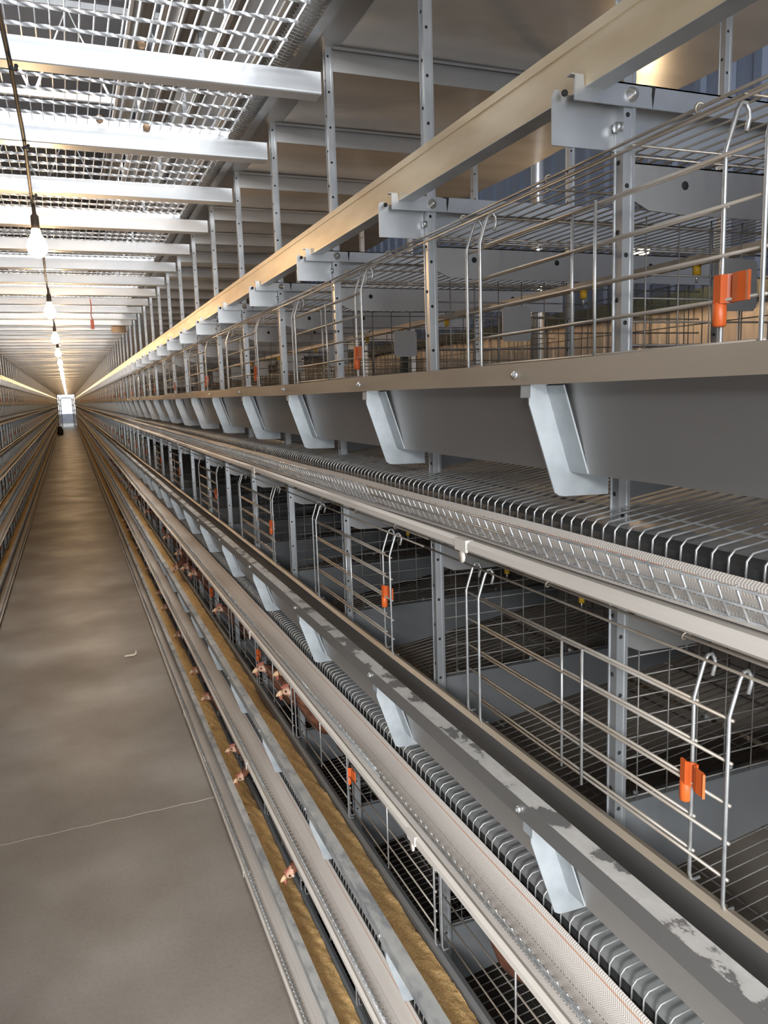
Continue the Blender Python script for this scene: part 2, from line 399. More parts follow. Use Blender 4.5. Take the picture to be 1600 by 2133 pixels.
# ------------------------------------------------------------------ cages
FS = .136
def fz(x): return -.177+FS*(x-.632)
WP = .0235
def floor_mb(lod=0):
    mb = MB(); y = -.6+WP/2; s = 5 if lod == 0 else 3; r_ = .0014
    while y < .6:
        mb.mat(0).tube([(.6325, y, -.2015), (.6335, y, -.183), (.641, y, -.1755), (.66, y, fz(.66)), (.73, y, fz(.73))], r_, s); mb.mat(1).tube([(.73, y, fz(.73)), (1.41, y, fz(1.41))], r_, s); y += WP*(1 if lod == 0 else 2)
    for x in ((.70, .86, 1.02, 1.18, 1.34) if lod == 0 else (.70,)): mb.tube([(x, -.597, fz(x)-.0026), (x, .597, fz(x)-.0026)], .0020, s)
    return mb
def guard_mb(lod=0):
    mb = MB(); s = 5 if lod == 0 else 3
    for x, z in ((.5475, -.184), (.5555, -.2015), (.5665, -.2185)): mb.tube([(x-.0026, -.598, z), (x-.0026, .598, z)], .0017, s)
    y = -.6+WP/2
    while y < .6:
        mb.tube([(.5465, y, -.182), (.555, y, -.2015), (.5635, y, -.2185), (.567, y, -.2205), (.573, y, -.2203)], .0016, s); y += WP*(1 if lod == 0 else 2)
    return mb
def plate_mb():
    mb = MB(); p = [(.716, -.017), (1.415, -.017), (1.415, fz(1.415)+.004), (.716, fz(.716)+.004)]
    mb.prism(p, -.001, .001); mb.box(.716, 1.415, -.001, .020, -.0172, -.0155); return mb
def dotted(mb):
    for x in (.76, .95, 1.2): mb.tube([(x, .010, -.0155), (x, .010, -.006)], .004, 5)
    return mb
def pmesh_mb(lod=0):
    mb = MB(); s = 4; x = .754
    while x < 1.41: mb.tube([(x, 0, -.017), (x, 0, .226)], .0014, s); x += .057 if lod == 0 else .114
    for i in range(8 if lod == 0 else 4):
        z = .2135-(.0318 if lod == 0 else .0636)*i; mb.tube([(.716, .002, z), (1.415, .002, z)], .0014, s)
    return mb
def crossbar_mb():
    mb = MB(); mb.prism([(.715, .240), (.74, .229), (.80, .226), (1.425, .226), (1.425, .288), (.715, .288)], .003, .006)
    mb.box(.715, 1.425, .003, .018, .286, .288)
    mb.mat(1); 
    for x in (.80, 1.0, 1.25): mb.cyl((x, .0026, .264), (x, .0034, .264), .006, 8)
    return mb
def hang_mb():
    mb = MB(); mb.tube([(.671, -.6, .288), (.671, .6, .288)], .0020, 5); mb.tube([(.682, -.6, .303), (.682, .6, .303)], .0022, 5)
    for y in (-.42, -.15, .15, .42):
        mb.tube([(.682+.005*math.cos(a), y+.0012*a, .303+.005*math.sin(a)) for a in [i*.7 for i in range(9)]], .0016, 4)
    return mb
GH = (.235, .184, .133, .0865, .041)
def gate_mb(off, lod=0):
    mb = MB(); s = 6 if lod == 0 else 3; hw = .292; X = .660+off; r_ = .0026
    for y in (-hw, hw):
        mb.tube([(X+.016, y, .002), (X+.003, y, .0015), (X, y, .012), (X, y, .240), (X+.004, y, .252), (X+.014, y, .281), (X+.019, y, .289), (X+.025, y, .290), (X+.030, y, .283), (X+.031, y, .275), (X+.027, y, .262)] if lod == 0 else
                [(X, y, .005), (X, y, .245), (X+.015, y, .288), (X+.024, y, .274)], r_, s)
    mb.tube([(X-.001, -.02, .030), (X-.001, -.02, .238)], .0022, s)
    for z in GH:
        mb.mat(1); mb.tube([(X+.004, -hw-.003, z), (X+.004, hw+.003, z)], .0021, s); mb.mat(0)
    return mb
def clip_mb():
    mb = MB(); mb.tube([(.657, 0, -.030), (.657, 0, -.028), (.657, 0, -.006), (.657, 0, -.004)], [.006, .0075, .0075, .006], 12)
    line = [(.653, .004), (.6525, -.006), (.656, -.011), (.660, -.014), (.660, -.018), (.655, -.020), (.6535, -.028), (.654, -.038), (.6525, -.043)]
    mb.sheet(line, .003, -.006, .024, 'z')
    return mb
def rear_mb(lod=0):
    mb = MB(); y = -.57; st = .06 if lod == 0 else .12
    while y < .6: mb.tube([(1.428, y, -.07), (1.428, y, .30)], .0014, 3); y += st
    for i in range(8): mb.tube([(1.428, -.6, -.06+.05*i), (1.428, .6, -.06+.05*i)], .0014, 3)
    return mb
def back_mb(): return MB().box(1.432, 1.435, -.6, .6, -.22, .37)  # dark sheet added behind the rear mesh to darken the lower cages
def roof_mb():
    mb = MB(); x = .70
    while x < 1.43: mb.tube([(x, -.6, .304), (x, .6, .304)], .0016, 4); x += .0262
    for y in (-.58, -.4, -.2, -.02, .02, .2, .4, .58): mb.tube([(.692, y, .301), (1.43, y, .301)], .0018, 4)
    return mb
OFF = {(0, 0): .087, (0, 2): .047, (0, 4): -.046, (0, 6): -.09, (1, 0): .11, (1, 2): -.08, (1, 4): -.15, (1, 6): -.19}
def far_cage(mir, k):
    mb = MB(); mb.mat(0)
    for y in (-.6, 0):
        p = plate_mb(); mb.mat(5); mb.add([(a, b+y, c) for a, b, c in p.v], p.f)
        q = pmesh_mb(1); mb.mat(0); mb.add([(a, b+y, c) for a, b, c in q.v], q.f)
        q = crossbar_mb(); mb.mat(1); mb.add([(a, b+y, c) for a, b, c in q.v], q.f)
    for f_ in (floor_mb(1), guard_mb(1)): mb.mat(0); mb.add(f_.v, f_.f)
    for off, dy in (((.004, .03), (0, -.032)) if k < 2 else ((.004, .24), (0, -.345))):
        g_ = gate_mb(off, 1); mb.mat(2); mb.add([(a, b+dy, c) for a, b, c in g_.v], g_.f)
    r_ = roof_mb() if k == 0 else back_mb(); mb.mat(2 if k == 0 else 4); mb.add(r_.v, r_.f)
    c = clip_mb(); mb.mat(3); mb.add([(a, b-(.262 if k < 2 else .052), z+(.087 if k == 0 else .135)) for a, b, z in c.v], c.f)
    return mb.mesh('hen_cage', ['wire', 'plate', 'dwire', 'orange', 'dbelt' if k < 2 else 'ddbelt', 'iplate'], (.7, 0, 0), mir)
B7 = (.7, 0, 0)
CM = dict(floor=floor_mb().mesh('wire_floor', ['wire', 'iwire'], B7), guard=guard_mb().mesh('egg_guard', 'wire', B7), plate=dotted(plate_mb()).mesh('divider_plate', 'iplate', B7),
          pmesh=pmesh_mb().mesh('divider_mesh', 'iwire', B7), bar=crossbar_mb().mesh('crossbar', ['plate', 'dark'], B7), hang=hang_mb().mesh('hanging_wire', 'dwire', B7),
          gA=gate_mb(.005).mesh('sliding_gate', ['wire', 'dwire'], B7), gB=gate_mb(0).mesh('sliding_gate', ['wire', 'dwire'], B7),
          clip=clip_mb().mesh('latch_clip', 'orange', B7), rear=rear_mb().mesh('rear_mesh', 'iwire', B7), back=back_mb().mesh('back_baffle', 'dbelt', B7), back2=back_mb().mesh('back_baffle', 'ddbelt', B7), pbr=MB().prism([(.872, .10), (.930, .10), (.936, .106), (.936, .166), (.930, .172), (.872, .172), (.866, .166), (.866, .106)], .004, .006).mesh('pipe_bracket', 'plate', B7), roof=roof_mb().mesh('roof_mesh', 'dwire', B7))
rnd = random.Random(3)
def near_cage(k, n):
    t = thing('hen_cage', f'{"dark hen cage with shut" if k > 1 else "empty cage with overlapping"} wire gates, {ORD[n//2+1]} from the front, {TIER[k]} tier, right row', 'cage', (.7, Yn(n), Z(k)), f'cages of the {TIER[k]} tier, right row')
    link('wire_floor', CM['floor'], t); link('egg_guard', CM['guard'], t); link('hanging_wire', CM['hang'], t); link('rear_mesh', CM['rear'], t)
    for y in (-.6, 0):
        p = link('divider_plate', CM['plate'], t, (0, y+.024, 0)); link('divider_mesh', CM['pmesh'], p); link('crossbar', CM['bar'], t, (0, y, 0))
    if k == 0: link('roof_mesh', CM['roof'], t)
    else: link('back_baffle', CM['back' if k == 1 else 'back2'], t)
    if k == 0: link('pipe_bracket', CM['pbr'], t); link('pipe_bracket', CM['pbr'], t, (0, -.6, 0))
    c = OFF.get((k, n), rnd.uniform(-.09, .09))
    cb = c-.062
    if k > 1: c = .241+.3*c; cb = -.345      # occupied tiers: gates pulled shut side by side
    ga = link('sliding_gate', CM['gA'], t, (0, c, 0)); link('sliding_gate', CM['gB'], t, (-.003, cb, 0))
    cl = link('latch_clip', CM['clip'], ga, (.005, -.292, .089 if k == 0 else .135), (0, 0, rnd.uniform(-.25, .25)))
    cl['label'] = 'orange plastic latch clip'
NEAR = 14
for k in range(4):
    for n in range(0, NEAR, 2): near_cage(k, n)
count = 0
for side, mir in SIDES:
    fm = {k: far_cage(mir, k) for k in (0, 1, 2)}
    last = 80 if not mir else 74
    for k in range(4):
        for n in range(NEAR if not mir else 4, last, 2):
            o = link('hen_cage', fm[min(k, 2)], None, (bx(.7, mir), Yn(n), Z(k)))
            if not mir and n < 24: tag(o, f'wire cage {ORD[n//2+1]} from the front, {TIER[k]} tier, right row', 'cage', f'cages of the {TIER[k]} tier, right row')
            elif not mir: tag(o, f'wire cage deep down the {TIER[k]} tier of the right row', 'cage', f'distant cages of the {TIER[k]} tier, right row')
            else: tag(o, f'wire cage in the {TIER[k]} tier of the left row', 'cage', f'cages of the {TIER[k]} tier, left row')
mb = MB()
for side, mir in SIDES:
    for k in range(4):
        for n in range(80 if not mir else 74, NP):
            y = Yn(n)
            for x0, x1, y0, y1, z0, z1 in ((.716, 1.41, y, y+.003, -.12, .226), (.659, .663, y+.1, y+.5, .13, .136), (.659, .663, y+.1, y+.5, .23, .236), (.659, .663, y+.1, y+.104, 0, .28)):
                a, b = bx(x0, mir), bx(x1, mir); mb.box(min(a, b), max(a, b), y0, y1, Z(k)+z0, Z(k)+z1)
tag(link('distant_cages', mb.mesh('distant_cages', 'dwire')), 'mass of cage wire at the far end of both rows', 'cages', None, 'stuff')

# ------------------------------------------------------------------ rails and rail brackets
RP = [[(.632, .3695), (.662, .3695), (.662, .437), (.632, .437)], [(.6305, .424), (.632, .424), (.632, .437), (.6305, .437)]]
for side, mir in SIDES:
    mb = MB()
    for p in RP: mb.prism(p, YS, YEND)
    mb.mat(1).box(.632, .662, YS, YEND, .3688, .3695)
    o = link('guide_rail', mb.mesh('guide_rail', ['rail', 'galv'], (.645, 0, .37), mir), None, (bx(.645, mir), 0, H+.37))
    tag(o, f'long dust-yellowed steel guide rail above the top tier of the {side} row', 'rail', 'guide rails')
def hang_plate_mb():
    mb = MB(); mb.prism([(.598, .304), (1.43, .304), (1.43, .366), (.612, .366), (.608, .371), (.602, .370), (.598, .364)], .0172, .0190); return mb
def angle_mb():
    mb = MB(); mb.prism([(.617, .353), (1.432, .353), (1.432, .381), (.672, .381), (.663, .369), (.631, .369), (.630, .382), (.617, .382)], -.0045, -.002)
    mb.box(.672, 1.432, -.0045, .018, .379, .381); mb.prism([(.612, .382), (.630, .382), (.630, .3835), (.612, .3835)], -.0045, .006)
    mb.mat(1); mb.prism([(.737, .353), (.741, .381), (.736, .381), (.735, .37)], -.0049, -.0045); mb.prism([(.722, .381), (.737, .381), (.737, .378)], -.0049, -.0045)
    mb.cyl((.6065, .0008, .3615), (.6065, .0034, .3615), .0042, 8)
    return mb
def hexbolt(x, y, z): return MB().tube([(x, y, z), (x, y-.001, z), (x, y-.0012, z), (x, y-.005, z), (x, y-.0052, z), (x, y-.0085, z)], [.0095, .0095, .0075, .0075, .0042, .0042], 12)
for side, mir in SIDES:
    a = hang_plate_mb().mesh('hanger_plate', 'galv', (.7, 0, .304), mir); b = angle_mb().mesh('angle_bar', ['galv', 'dark'], (.7, 0, .304), mir)
    c = hexbolt(.7035, -.0045, .3673).mesh('bolt', 'bolt', (.7, 0, .304), mir)
    e = MB().cyl((.6945, .009, .331), (.689, .009, .331), .0065, 6).mesh('bolt', 'bolt', (.7, 0, .304), mir)
    fb = MB(); p, q = hang_plate_mb(), angle_mb(); fb.add(p.v, p.f); fb.add(q.v, q.f); fb = fb.mesh('rail_bracket', 'galv', (.7, 0, .304), mir)
    for n in range(0 if not mir else 3, NP+1):
        loc = (bx(.7, mir), Yn(n), H+.304)
        if not mir and n < 14:
            t = thing('rail_bracket', f'hooked grey bracket under the yellowed guide rail, {ORD[n+1]} from the front, right row', 'bracket', loc, 'rail brackets, right row')
            link('hanger_plate', a, t); link('angle_bar', b, t); link('bolt', c, t); link('bolt', e, t)
        else:
            o = link('rail_bracket', fb, None, loc)
            tag(o, 'hooked grey bracket under the guide rail far down the right row' if not mir else 'hooked grey bracket under the guide rail of the left row', 'bracket', f'distant rail brackets, {side} row')

# ------------------------------------------------------------------ walkway overhead: joists and grating
def joist_mb():
    mb = MB(); x0, x1 = XM-.681, .681
    mb.sheet([(.052, .774), (.005, .774), (.002, .7755), (.001, .779), (.001, .826), (.052, .826)], .0024, x0, x1, 'x')
    mb.sheet([(.052, .774), (.052, .784)], .0024, x0, x1, 'x')
    return mb
jm = joist_mb().mesh('walkway_joist', 'beam', (-.12, 0, .774))
for n in range(1, NP+1):
    far = n == 1 or n >= 22
    o = link('walkway_joist', jm, None, (-.12, Yn(n), H+.774))
    tag(o, f'{ORD[n-1]} bright steel cross joist of the overhead walkway counted from the front' if not far else 'bright steel cross joist of the overhead walkway, too far off to count',
        'joist', 'walkway joists overhead' if not far else 'distant walkway joists')
def bars_mb():
    mb = MB(); x = -.797
    while x < .56: mb.box(x-.0013, x+.0013, .006, 1.194, .843, .850); x += .0308
    return mb
def rods_mb():
    mb = MB(); y = .06
    while y < 1.18:
        vs = []; fs = []; ns = 150; x0, x1 = -.80, .56
        for i in range(ns+1):
            a = i*.42
            for q in range(4): vs.append((x0+(x1-x0)*i/ns, y+.0048*math.cos(a+q*math.pi/2), .8405+.0048*math.sin(a+q*math.pi/2)))
        for i in range(ns):
            for q in range(4): p = (q+1) % 4; fs.append((i*4+q, i*4+p, i*4+4+p, i*4+4+q))
        mb.add(vs, fs); y += .0965
    return mb
def band_mb(): return MB().box(-.80, .56, .001, .005, .828, .860)
tag(link('overhead_baffle', MB().box(-2.4, .56, -2.0, 1.44, .838, .856).mesh('overhead_baffle', 'plate', (-.12, -2, .838)), None, (-.12, -2, H+.838)), 'added unseen light-blocking landing plate before the first walkway grating', 'baffle')  # added out of view to block upper daylight from the near aisle
gb = [f().mesh(nm, 'grate', (-.12, 0, .838)) for f, nm in ((bars_mb, 'bearing_bars'), (rods_mb, 'twisted_cross_rods'), (band_mb, 'end_band'))]
fr = MB()
for f in (bars_mb(), band_mb()): fr.add(f.v, f.f)
y = .06
while y < 1.18: fr.box(-.8, .56, y-.004, y+.004, .836, .845); y += .0965
frm = fr.mesh('grating_panel', 'grate', (-.12, 0, .838))
for i, n in enumerate(range(1, NP-1, 2)):
    loc = (-.12, Yn(n)+.03, H+.838)
    if i < 6:
        t = thing('grating_panel', f'{ORD[i+1]} steel grating panel of the overhead walkway from the front', 'grating', loc, 'walkway grating panels')
        for me, nm in zip(gb, ('bearing_bars', 'twisted_cross_rods', 'end_band')): link(nm, me, t)
        link('end_band', gb[2], t, (0, 1.194, 0))
    else: tag(link('grating_panel', frm, None, loc), 'steel grating panel of the overhead walkway, far down the aisle', 'grating', 'distant walkway grating panels')

# ------------------------------------------------------------------ upper storey above the rows
def ubeam_mb():
    mb = MB(); mb.sheet([(.004, .833), (.004, .890)], .0024, .712, 1.436, 'x'); mb.box(.712, 1.436, -.010, .030, .8895, .892); mb.box(.712, 1.436, -.010, -.008, .883, .892)
    return mb
for side, mir in SIDES:
    um = ubeam_mb().mesh('belt_beam', 'plate', (1.07, 0, .833), mir)
    for n in range(0 if not mir else 3, NP+1):
        o = link('belt_beam', um, None, (bx(1.07, mir), Yn(n), H+.833))
        tag(o, f'{ORD[n]} grey cross beam from the front carrying the sagging belt over the right row' if not mir and 0 < n < 18 else f'grey cross beam carrying the upper belt over the {side} row', 'beam', f'upper belt beams, {side} row')
    vs = []; fs = []; nx = 7
    ys = []; y = Yn(-1)
    while y < YEND: ys.append(y); y += .06 if y < 14 else .3
    for y in ys:
        ph = ((y-Y0)/D) % 1
        for i in range(nx):
            u = i/(nx-1); sag = .010*math.sin(math.pi*ph)+.0015*math.sin(y*5+i*1.3)
            vs.append((.735+(1.825-.735)*u, y, .8945-sag*(.6+.4*math.sin(math.pi*u))+.0005))
    for j in range(len(ys)-1):
        for i in range(nx-1): fs.append((j*nx+i, j*nx+i+1, (j+1)*nx+i+1, (j+1)*nx+i))
    o = link('upper_manure_belt', MB().add(vs, fs, True).mesh('upper_manure_belt', 'ubelt', (1.07, 0, .89), mir), None, (bx(1.07, mir), 0, H+.89))
    tag(o, f'smooth grey-brown belt sagging between beams above the {side} row', 'belt', 'upper storey manure belts')
    o = link('upper_channel', MB().sheet([(.555, .945), (.575, .905), (.61, .893), (.67, .890), (.732, .8935), (.736, .93)], .002, YS, YEND).mesh('upper_channel', 'plate', (.65, 0, .9), mir), None, (bx(.65, mir), 0, H+.9))
    tag(o, f'dark grey sheet channel along the edge of the upper storey, {side} row', 'channel', 'upper storey edge channels')
    o = link('edge_angle', MB().sheet([(.630, .905), (.630, .878), (.655, .878)], .003, YS, YEND).mesh('edge_angle', 'galv', (.64, 0, .88), mir), None, (bx(.64, mir), 0, H+.88))
    tag(o, f'narrow angle bar along the upper storey edge beside the walkway grating, {side} row', 'angle bar', 'edge angle bars')
    if not mir:
        mb = MB(); y = 1.6
        while y < 6: mb.tube([(.564, y, .935), (.572, y, .905), (.590, y, .886), (.612, y, .880), (.628, y, .882)], .0014, 3); y += .018
        for x, z in ((.568, .918), (.581, .894), (.60, .882)): mb.tube([(x, 1.6, z), (x, 6, z)], .0013, 3)
        tag(link('curved_mesh', mb.mesh('curved_mesh', 'wire', (.6, 0, .88)), None, (.6, 0, H+.88)), 'curved wire mesh along the edge of the upper storey beside the grating', 'mesh')
    for j, dz in enumerate((1.13, 1.74, 2.35)):
        t = thing('upper_trough', f'grey feed trough of the upper storey, {("lowest", "middle", "highest")[j]} tier over the {side} row, seen through grating', 'trough', (bx(.6, mir), 0, H+dz), f'upper storey troughs, {side} row')
        link('lip', MB().sheet(LIP, .0016, YS, YEND).mesh('lip', 'plate', (.6, 0, 0), mir), t)
        link('channel', MB().sheet(CH, .0016, YS, YEND).mesh('channel', 'plate', (.6, 0, 0), mir), t)
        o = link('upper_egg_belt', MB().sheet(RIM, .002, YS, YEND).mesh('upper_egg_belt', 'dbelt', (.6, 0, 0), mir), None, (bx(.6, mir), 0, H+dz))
        tag(o, f'pale egg belt of the upper storey, {("lowest", "middle", "highest")[j]} tier over the {side} row', 'belt', f'upper storey egg belts, {side} row')
        if j < 2:
            o = link('upper_tier_belt', MB().box(.72, 1.425, YS, YEND, .30, .304).mesh('upper_tier_belt', 'ubelt', (1.05, 0, .3), mir), None, (bx(1.05, mir), 0, H+dz+.3))
            tag(o, f'brown belt over the {("lowest", "middle")[j]} upper-storey tier of the {side} row', 'belt', f'upper tier belts, {side} row')

# ------------------------------------------------------------------ feed
def feed_mb(k, mir):
    rr = random.Random(20+k+10*mir); vs = []; fs = []; nx = 9; ys = []; y = -.6
    while y < YEND: ys.append(y); y += .010 if y < 5 else (.03 if y < 14 else .25)
    ph = [rr.uniform(0, 6) for _ in range(8)]
    for j, y in enumerate(ys):
        z0 = -.036+.006*math.sin(y*1.7+ph[0])+.004*math.sin(y*6.1+ph[1])
        dip = max(0, math.sin(y*2.45+ph[2])-.86)*.16
        for i in range(nx):
            u = i/(nx-1); fine = .0022*rr.uniform(-1, 1)+.0018*math.sin(y*41+i*1.1+ph[3])+.0015*math.sin(y*23-i*.9+ph[4])
            z = z0+.010*(1-u)*.8+fine-dip*u*u-.012*u*u
            xo = .5795+(.022-z)*.28+.0005; xi = .6655
            vs.append((xo+(xi-xo)*u, y, z))
    for j in range(len(ys)-1):
        for i in range(nx-1): fs.append((j*nx+i, j*nx+i+1, (j+1)*nx+i+1, (j+1)*nx+i))
    return MB().add(vs, fs, True)
for side, mir in SIDES:
    for k in (2, 3):
        o = link('feed', feed_mb(k, mir).mesh('feed', 'feed', (.62, 0, 0), mir), None, (bx(.62, mir), 0, Z(k)))
        tag(o, f'golden brown ground feed heaped along the {TIER[k]} trough of the {side} row', 'feed', None, 'stuff')

# ------------------------------------------------------------------ hens
def hen_body_mesh(name, eat):
    # body standing inside the cage at +x, neck through the gate, head at the origin looking to -x
    if eat: pts = [(.42, 0, -.02), (.34, 0, -.03), (.24, 0, -.02), (.165, 0, .015), (.115, 0, .050), (.070, 0, .048), (.035, 0, .022), (.004, 0, 0), (-.012, 0, -.007)]
    else: pts = [(.40, 0, -.13), (.32, 0, -.165), (.22, 0, -.16), (.14, 0, -.125), (.09, 0, -.08), (.060, 0, -.045), (.040, 0, -.015), (.004, 0, .002), (-.014, 0, -.002)]
    rad = [.018, .055, .074, .066, .042, .026, .0195, .0185, .011]
    me = bpy.data.meshes.new(name); me.from_pydata(pts, [(i, i+1) for i in range(len(pts)-1)], [])
    o = bpy.data.objects.new(name, me); COL.objects.link(o)
    sk = o.modifiers.new('skin', 'SKIN'); o.modifiers.new('sub', 'SUBSURF').levels = 2
    for i, v in enumerate(me.skin_vertices[0].data): v.radius = (rad[i], rad[i]*1.0); v.use_root = (i == 2)
    dg = bpy.context.evaluated_depsgraph_get(); dg.update()
    out = bpy.data.meshes.new_from_object(o.evaluated_get(dg)); out.name = name
    bpy.data.objects.remove(o)
    out.materials.clear(); out.materials.append(M['feather']); out.materials.append(M['face'])
    for p in out.polygons:
        p.use_smooth = True; c = p.center
        if c.x < .012 + (.004 if c.z < 0 else 0): p.material_index = 1
    return out
HB = [hen_body_mesh('hen', False), hen_body_mesh('hen', True)]
def comb_mb():
    prof = [(-.012, .010), (-.017, .016), (-.014, .022), (-.009, .020), (-.006, .027), (0, .023), (.005, .028), (.010, .023), (.015, .026), (.015, .018), (.009, .012)]
    return MB().prism(prof, -.0022, .0022)
HM = dict(comb=comb_mb().mesh('comb', 'comb'),
          beak=MB().tube([(-.014, 0, -.001), (-.023, 0, -.003), (-.032, 0, -.009), (-.036, 0, -.015)], [.0095, .0075, .0045, .001], 8).tube([(-.015, 0, -.007), (-.024, 0, -.011), (-.030, 0, -.015)], [.007, .005, .001], 8).mesh('beak', 'beak'),
          wattle=MB().ball((-.018, .005, -.020), .0075, 8, 6, (.8, .35, 1.3)).ball((-.018, -.005, -.020), .0075, 8, 6, (.8, .35, 1.3)).mesh('wattles', 'comb'),
          eye=MB().ball((-.004, -.0165, .004), .0042, 8, 6).mesh('eye', 'eye'), eye2=MB().ball((-.004, .0165, .004), .0042, 8, 6).mesh('eye', 'eye'),
          lobe=MB().ball((.010, -.0165, -.004), .0052, 8, 6, (1, .4, 1.2)).mesh('ear_lobe', 'lobe'), lobe2=MB().ball((.010, .0165, -.004), .0052, 8, 6, (1, .4, 1.2)).mesh('ear_lobe', 'lobe'))
def hen(x, y, z, yaw, eat, label, group=None):
    o = link('hen', HB[eat], None, (x, y, z+H), (0, -.15 if eat else 0, yaw)); tag(o, label, 'hen', group)
    for nm, key in (('comb', 'comb'), ('beak', 'beak'), ('wattles', 'wattle'), ('eye', 'eye'), ('eye', 'eye2'), ('ear_lobe', 'lobe'), ('ear_lobe', 'lobe2')): link(nm, HM[key], o)
HENS = [(.640, 2.66, -1.050, .10, 0, 'brown hen with pale face looking out above the golden feed, second-lowest tier'),
        (.655, 2.755, -1.012, -.25, 0, 'brown hen half hidden behind the one peering out over the golden feed'),
        (.640, 3.065, -1.095, .12, 0, 'brown hen peering out just under an orange latch clip, second-lowest tier'),
        (.640, 4.02, -1.080, .05, 0, 'lone brown hen head over the trough between the front heads and the crowded four'),
        (.632, 4.86, -1.060, .2, 0, 'brown hen, first of four crowded heads in the second-lowest tier'),
        (.628, 5.18, -1.085, 0, 0, 'brown hen, second of four crowded heads in the second-lowest tier'),
        (.630, 5.50, -1.045, -.15, 0, 'brown hen, third and tallest of four crowded heads in the second-lowest tier'),
        (.605, 5.58, -1.170, .1, 1, 'brown hen lowest of four crowded heads, pecking at feed'),
        (.632, 6.25, -1.05, .1, 0, 'brown hen head just past the four crowded heads, second-lowest tier'),
        (.602, 2.60, -1.722, .25, 1, 'brown hen feeding in the bottom trough, pale head closest to the camera'),
        (.602, 3.50, -1.768, .15, 1, 'brown hen feeding in the bottom trough, below the belt joint mark'),
        (.606, 3.68, -1.700, -.1, 0, 'dark brown hen behind the feeding head below the belt joint mark'),
        (.600, 4.42, -1.700, .1, 0, 'brown hen head third along the bottom trough'),
        (.600, 4.88, -1.690, .1, 0, 'brown hen head fourth along the bottom trough'),
        (.604, 5.75, -1.70, .0, 0, 'dim brown hen head fifth along the bottom trough'),
        (.604, 6.6, -1.70, .1, 0, 'dim brown hen head sixth along the bottom trough')]
for a in HENS: hen(*a)
rh = random.Random(11)
for i in range(14):
    k = 2 if i % 2 else 3; y = 7.2+.62*i+rh.uniform(-.2, .2)
    hen(.622, y, -k*T+(.17 if k == 2 else .12)+rh.uniform(-.02, .02), rh.uniform(-.3, .3), 0, f'small brown hen head far along the {TIER[k]} trough of the right row', f'distant hens, {TIER[k]} tier')
INS = [(.93, 1.10, 1.9, 'shadowed brown hen deep inside the second-lowest tier, first bay, tail to the gate'), (1.12, 1.28, 4.4, 'shadowed brown hen at the back of the first second-lowest bay'),
       (.90, 1.62, 1.3, 'brown hen standing dim inside the dark cage behind the feed, furthest forward of three'), (.97, 1.93, 4.6, 'brown hen in the dark cage, between two other shadowed hens'),
       (.88, 2.24, 1.7, 'shadowed brown hen inside the cage just in front of the peering hens'), (1.1, 2.45, .4, 'shadowed brown hen at the back of the cage of the peering hens'),
       (.92, 3.5, 1.2, 'shadowed brown hen inside the cage past the orange latch clip'), (1.0, 4.3, 4.8, 'shadowed brown hen inside the cage of the lone third head')]
for x, y, a, lb in INS: hen(x, y, -2*T+.16+.01*math.sin(9*y), a, 0, lb)
for i in range(8):
    k = 2 if i % 2 else 3; y = 4.2+.8*i
    hen(bx(.625, 1), y, -k*T+.14, math.pi+rh.uniform(-.3, .3), 0, f'dim hen head along the {TIER[k]} trough of the left row', f'hens of the {TIER[k]} tier, left row')

# ------------------------------------------------------------------ lamps and their cable
def socket_mb(): return MB().tube([(0, 0, .135), (0, 0, .10), (0, 0, .092), (0, 0, .060), (0, 0, .042)], [.006, .008, .015, .016, .014], 10)
def bulb_mb():
    return MB().tube([(0, 0, .046), (0, 0, .030), (0, 0, .014), (0, 0, -.006), (0, 0, -.024), (0, 0, -.036), (0, 0, -.041)], [.012, .015, .025, .031, .027, .015, .002], 14)
def bulb_scale(mb, f): mb.v = [(x*f, y*f, (z-.046)*f+.046) for x, y, z in mb.v]; return mb
sm, bm_ = socket_mb().mesh('socket', 'socket'), bulb_scale(bulb_mb(), 1.25).mesh('bulb', 'bulb')
BL = bpy.data.lights.new('bulb_light', 'POINT'); BL.energy = BULB_W; BL.color = (1, .64, .33); BL.shadow_soft_size = .03
NB = 32
for i in range(NB):
    y = 3.39+2.36*i; x = -.058
    t = thing('hanging_bulb', (f'{ORD[i+1]} lit bare bulb in its dark socket, from the front, under the walkway joists' if i < 8 else 'glowing bare bulb far down the string of lamps'), 'lamp', (x, y, H+.615), 'bare bulbs along the aisle')
    link('socket', sm, t); link('bulb', bm_, t); lo = link('bulb_light', BL, t, (0, 0, -.105)); lo['kind'] = 'helper'
pts = []; y = 1.0
while y < 3.39+2.36*(NB-1):
    ph = ((y-3.39)/2.36) % 1; s = min(ph, 1-ph)*2.36
    jn = abs(((y-Y0)/D) % 1-.5)
    pts.append((-.058+.004*math.sin(y*3.1), y, H+.764-.014*math.cos(2*math.pi*(y-Y0)/D+math.pi)*.5-(.012 if s < .12 else 0)))
    y += .1
o = link('power_cable', MB().tube(pts, .0055, 6).mesh('power_cable', 'cable')); tag(o, 'dusty dark power cable strung below the joists between the bulbs', 'cable')
mb = MB()
for i in range(3):
    y = 2.13+.6*i
    tag(link('cable_tie', MB().tube([(-.058, Yn(2+i), H+.756), (-.046, Yn(2+i), H+.752), (-.044, Yn(2+i)+.006, H+.764)], .005, 6).mesh('cable_tie', 'black')), f'black cable tie under the {ORD[i+1]} joist', 'tie', 'cable ties on the lamp cable')

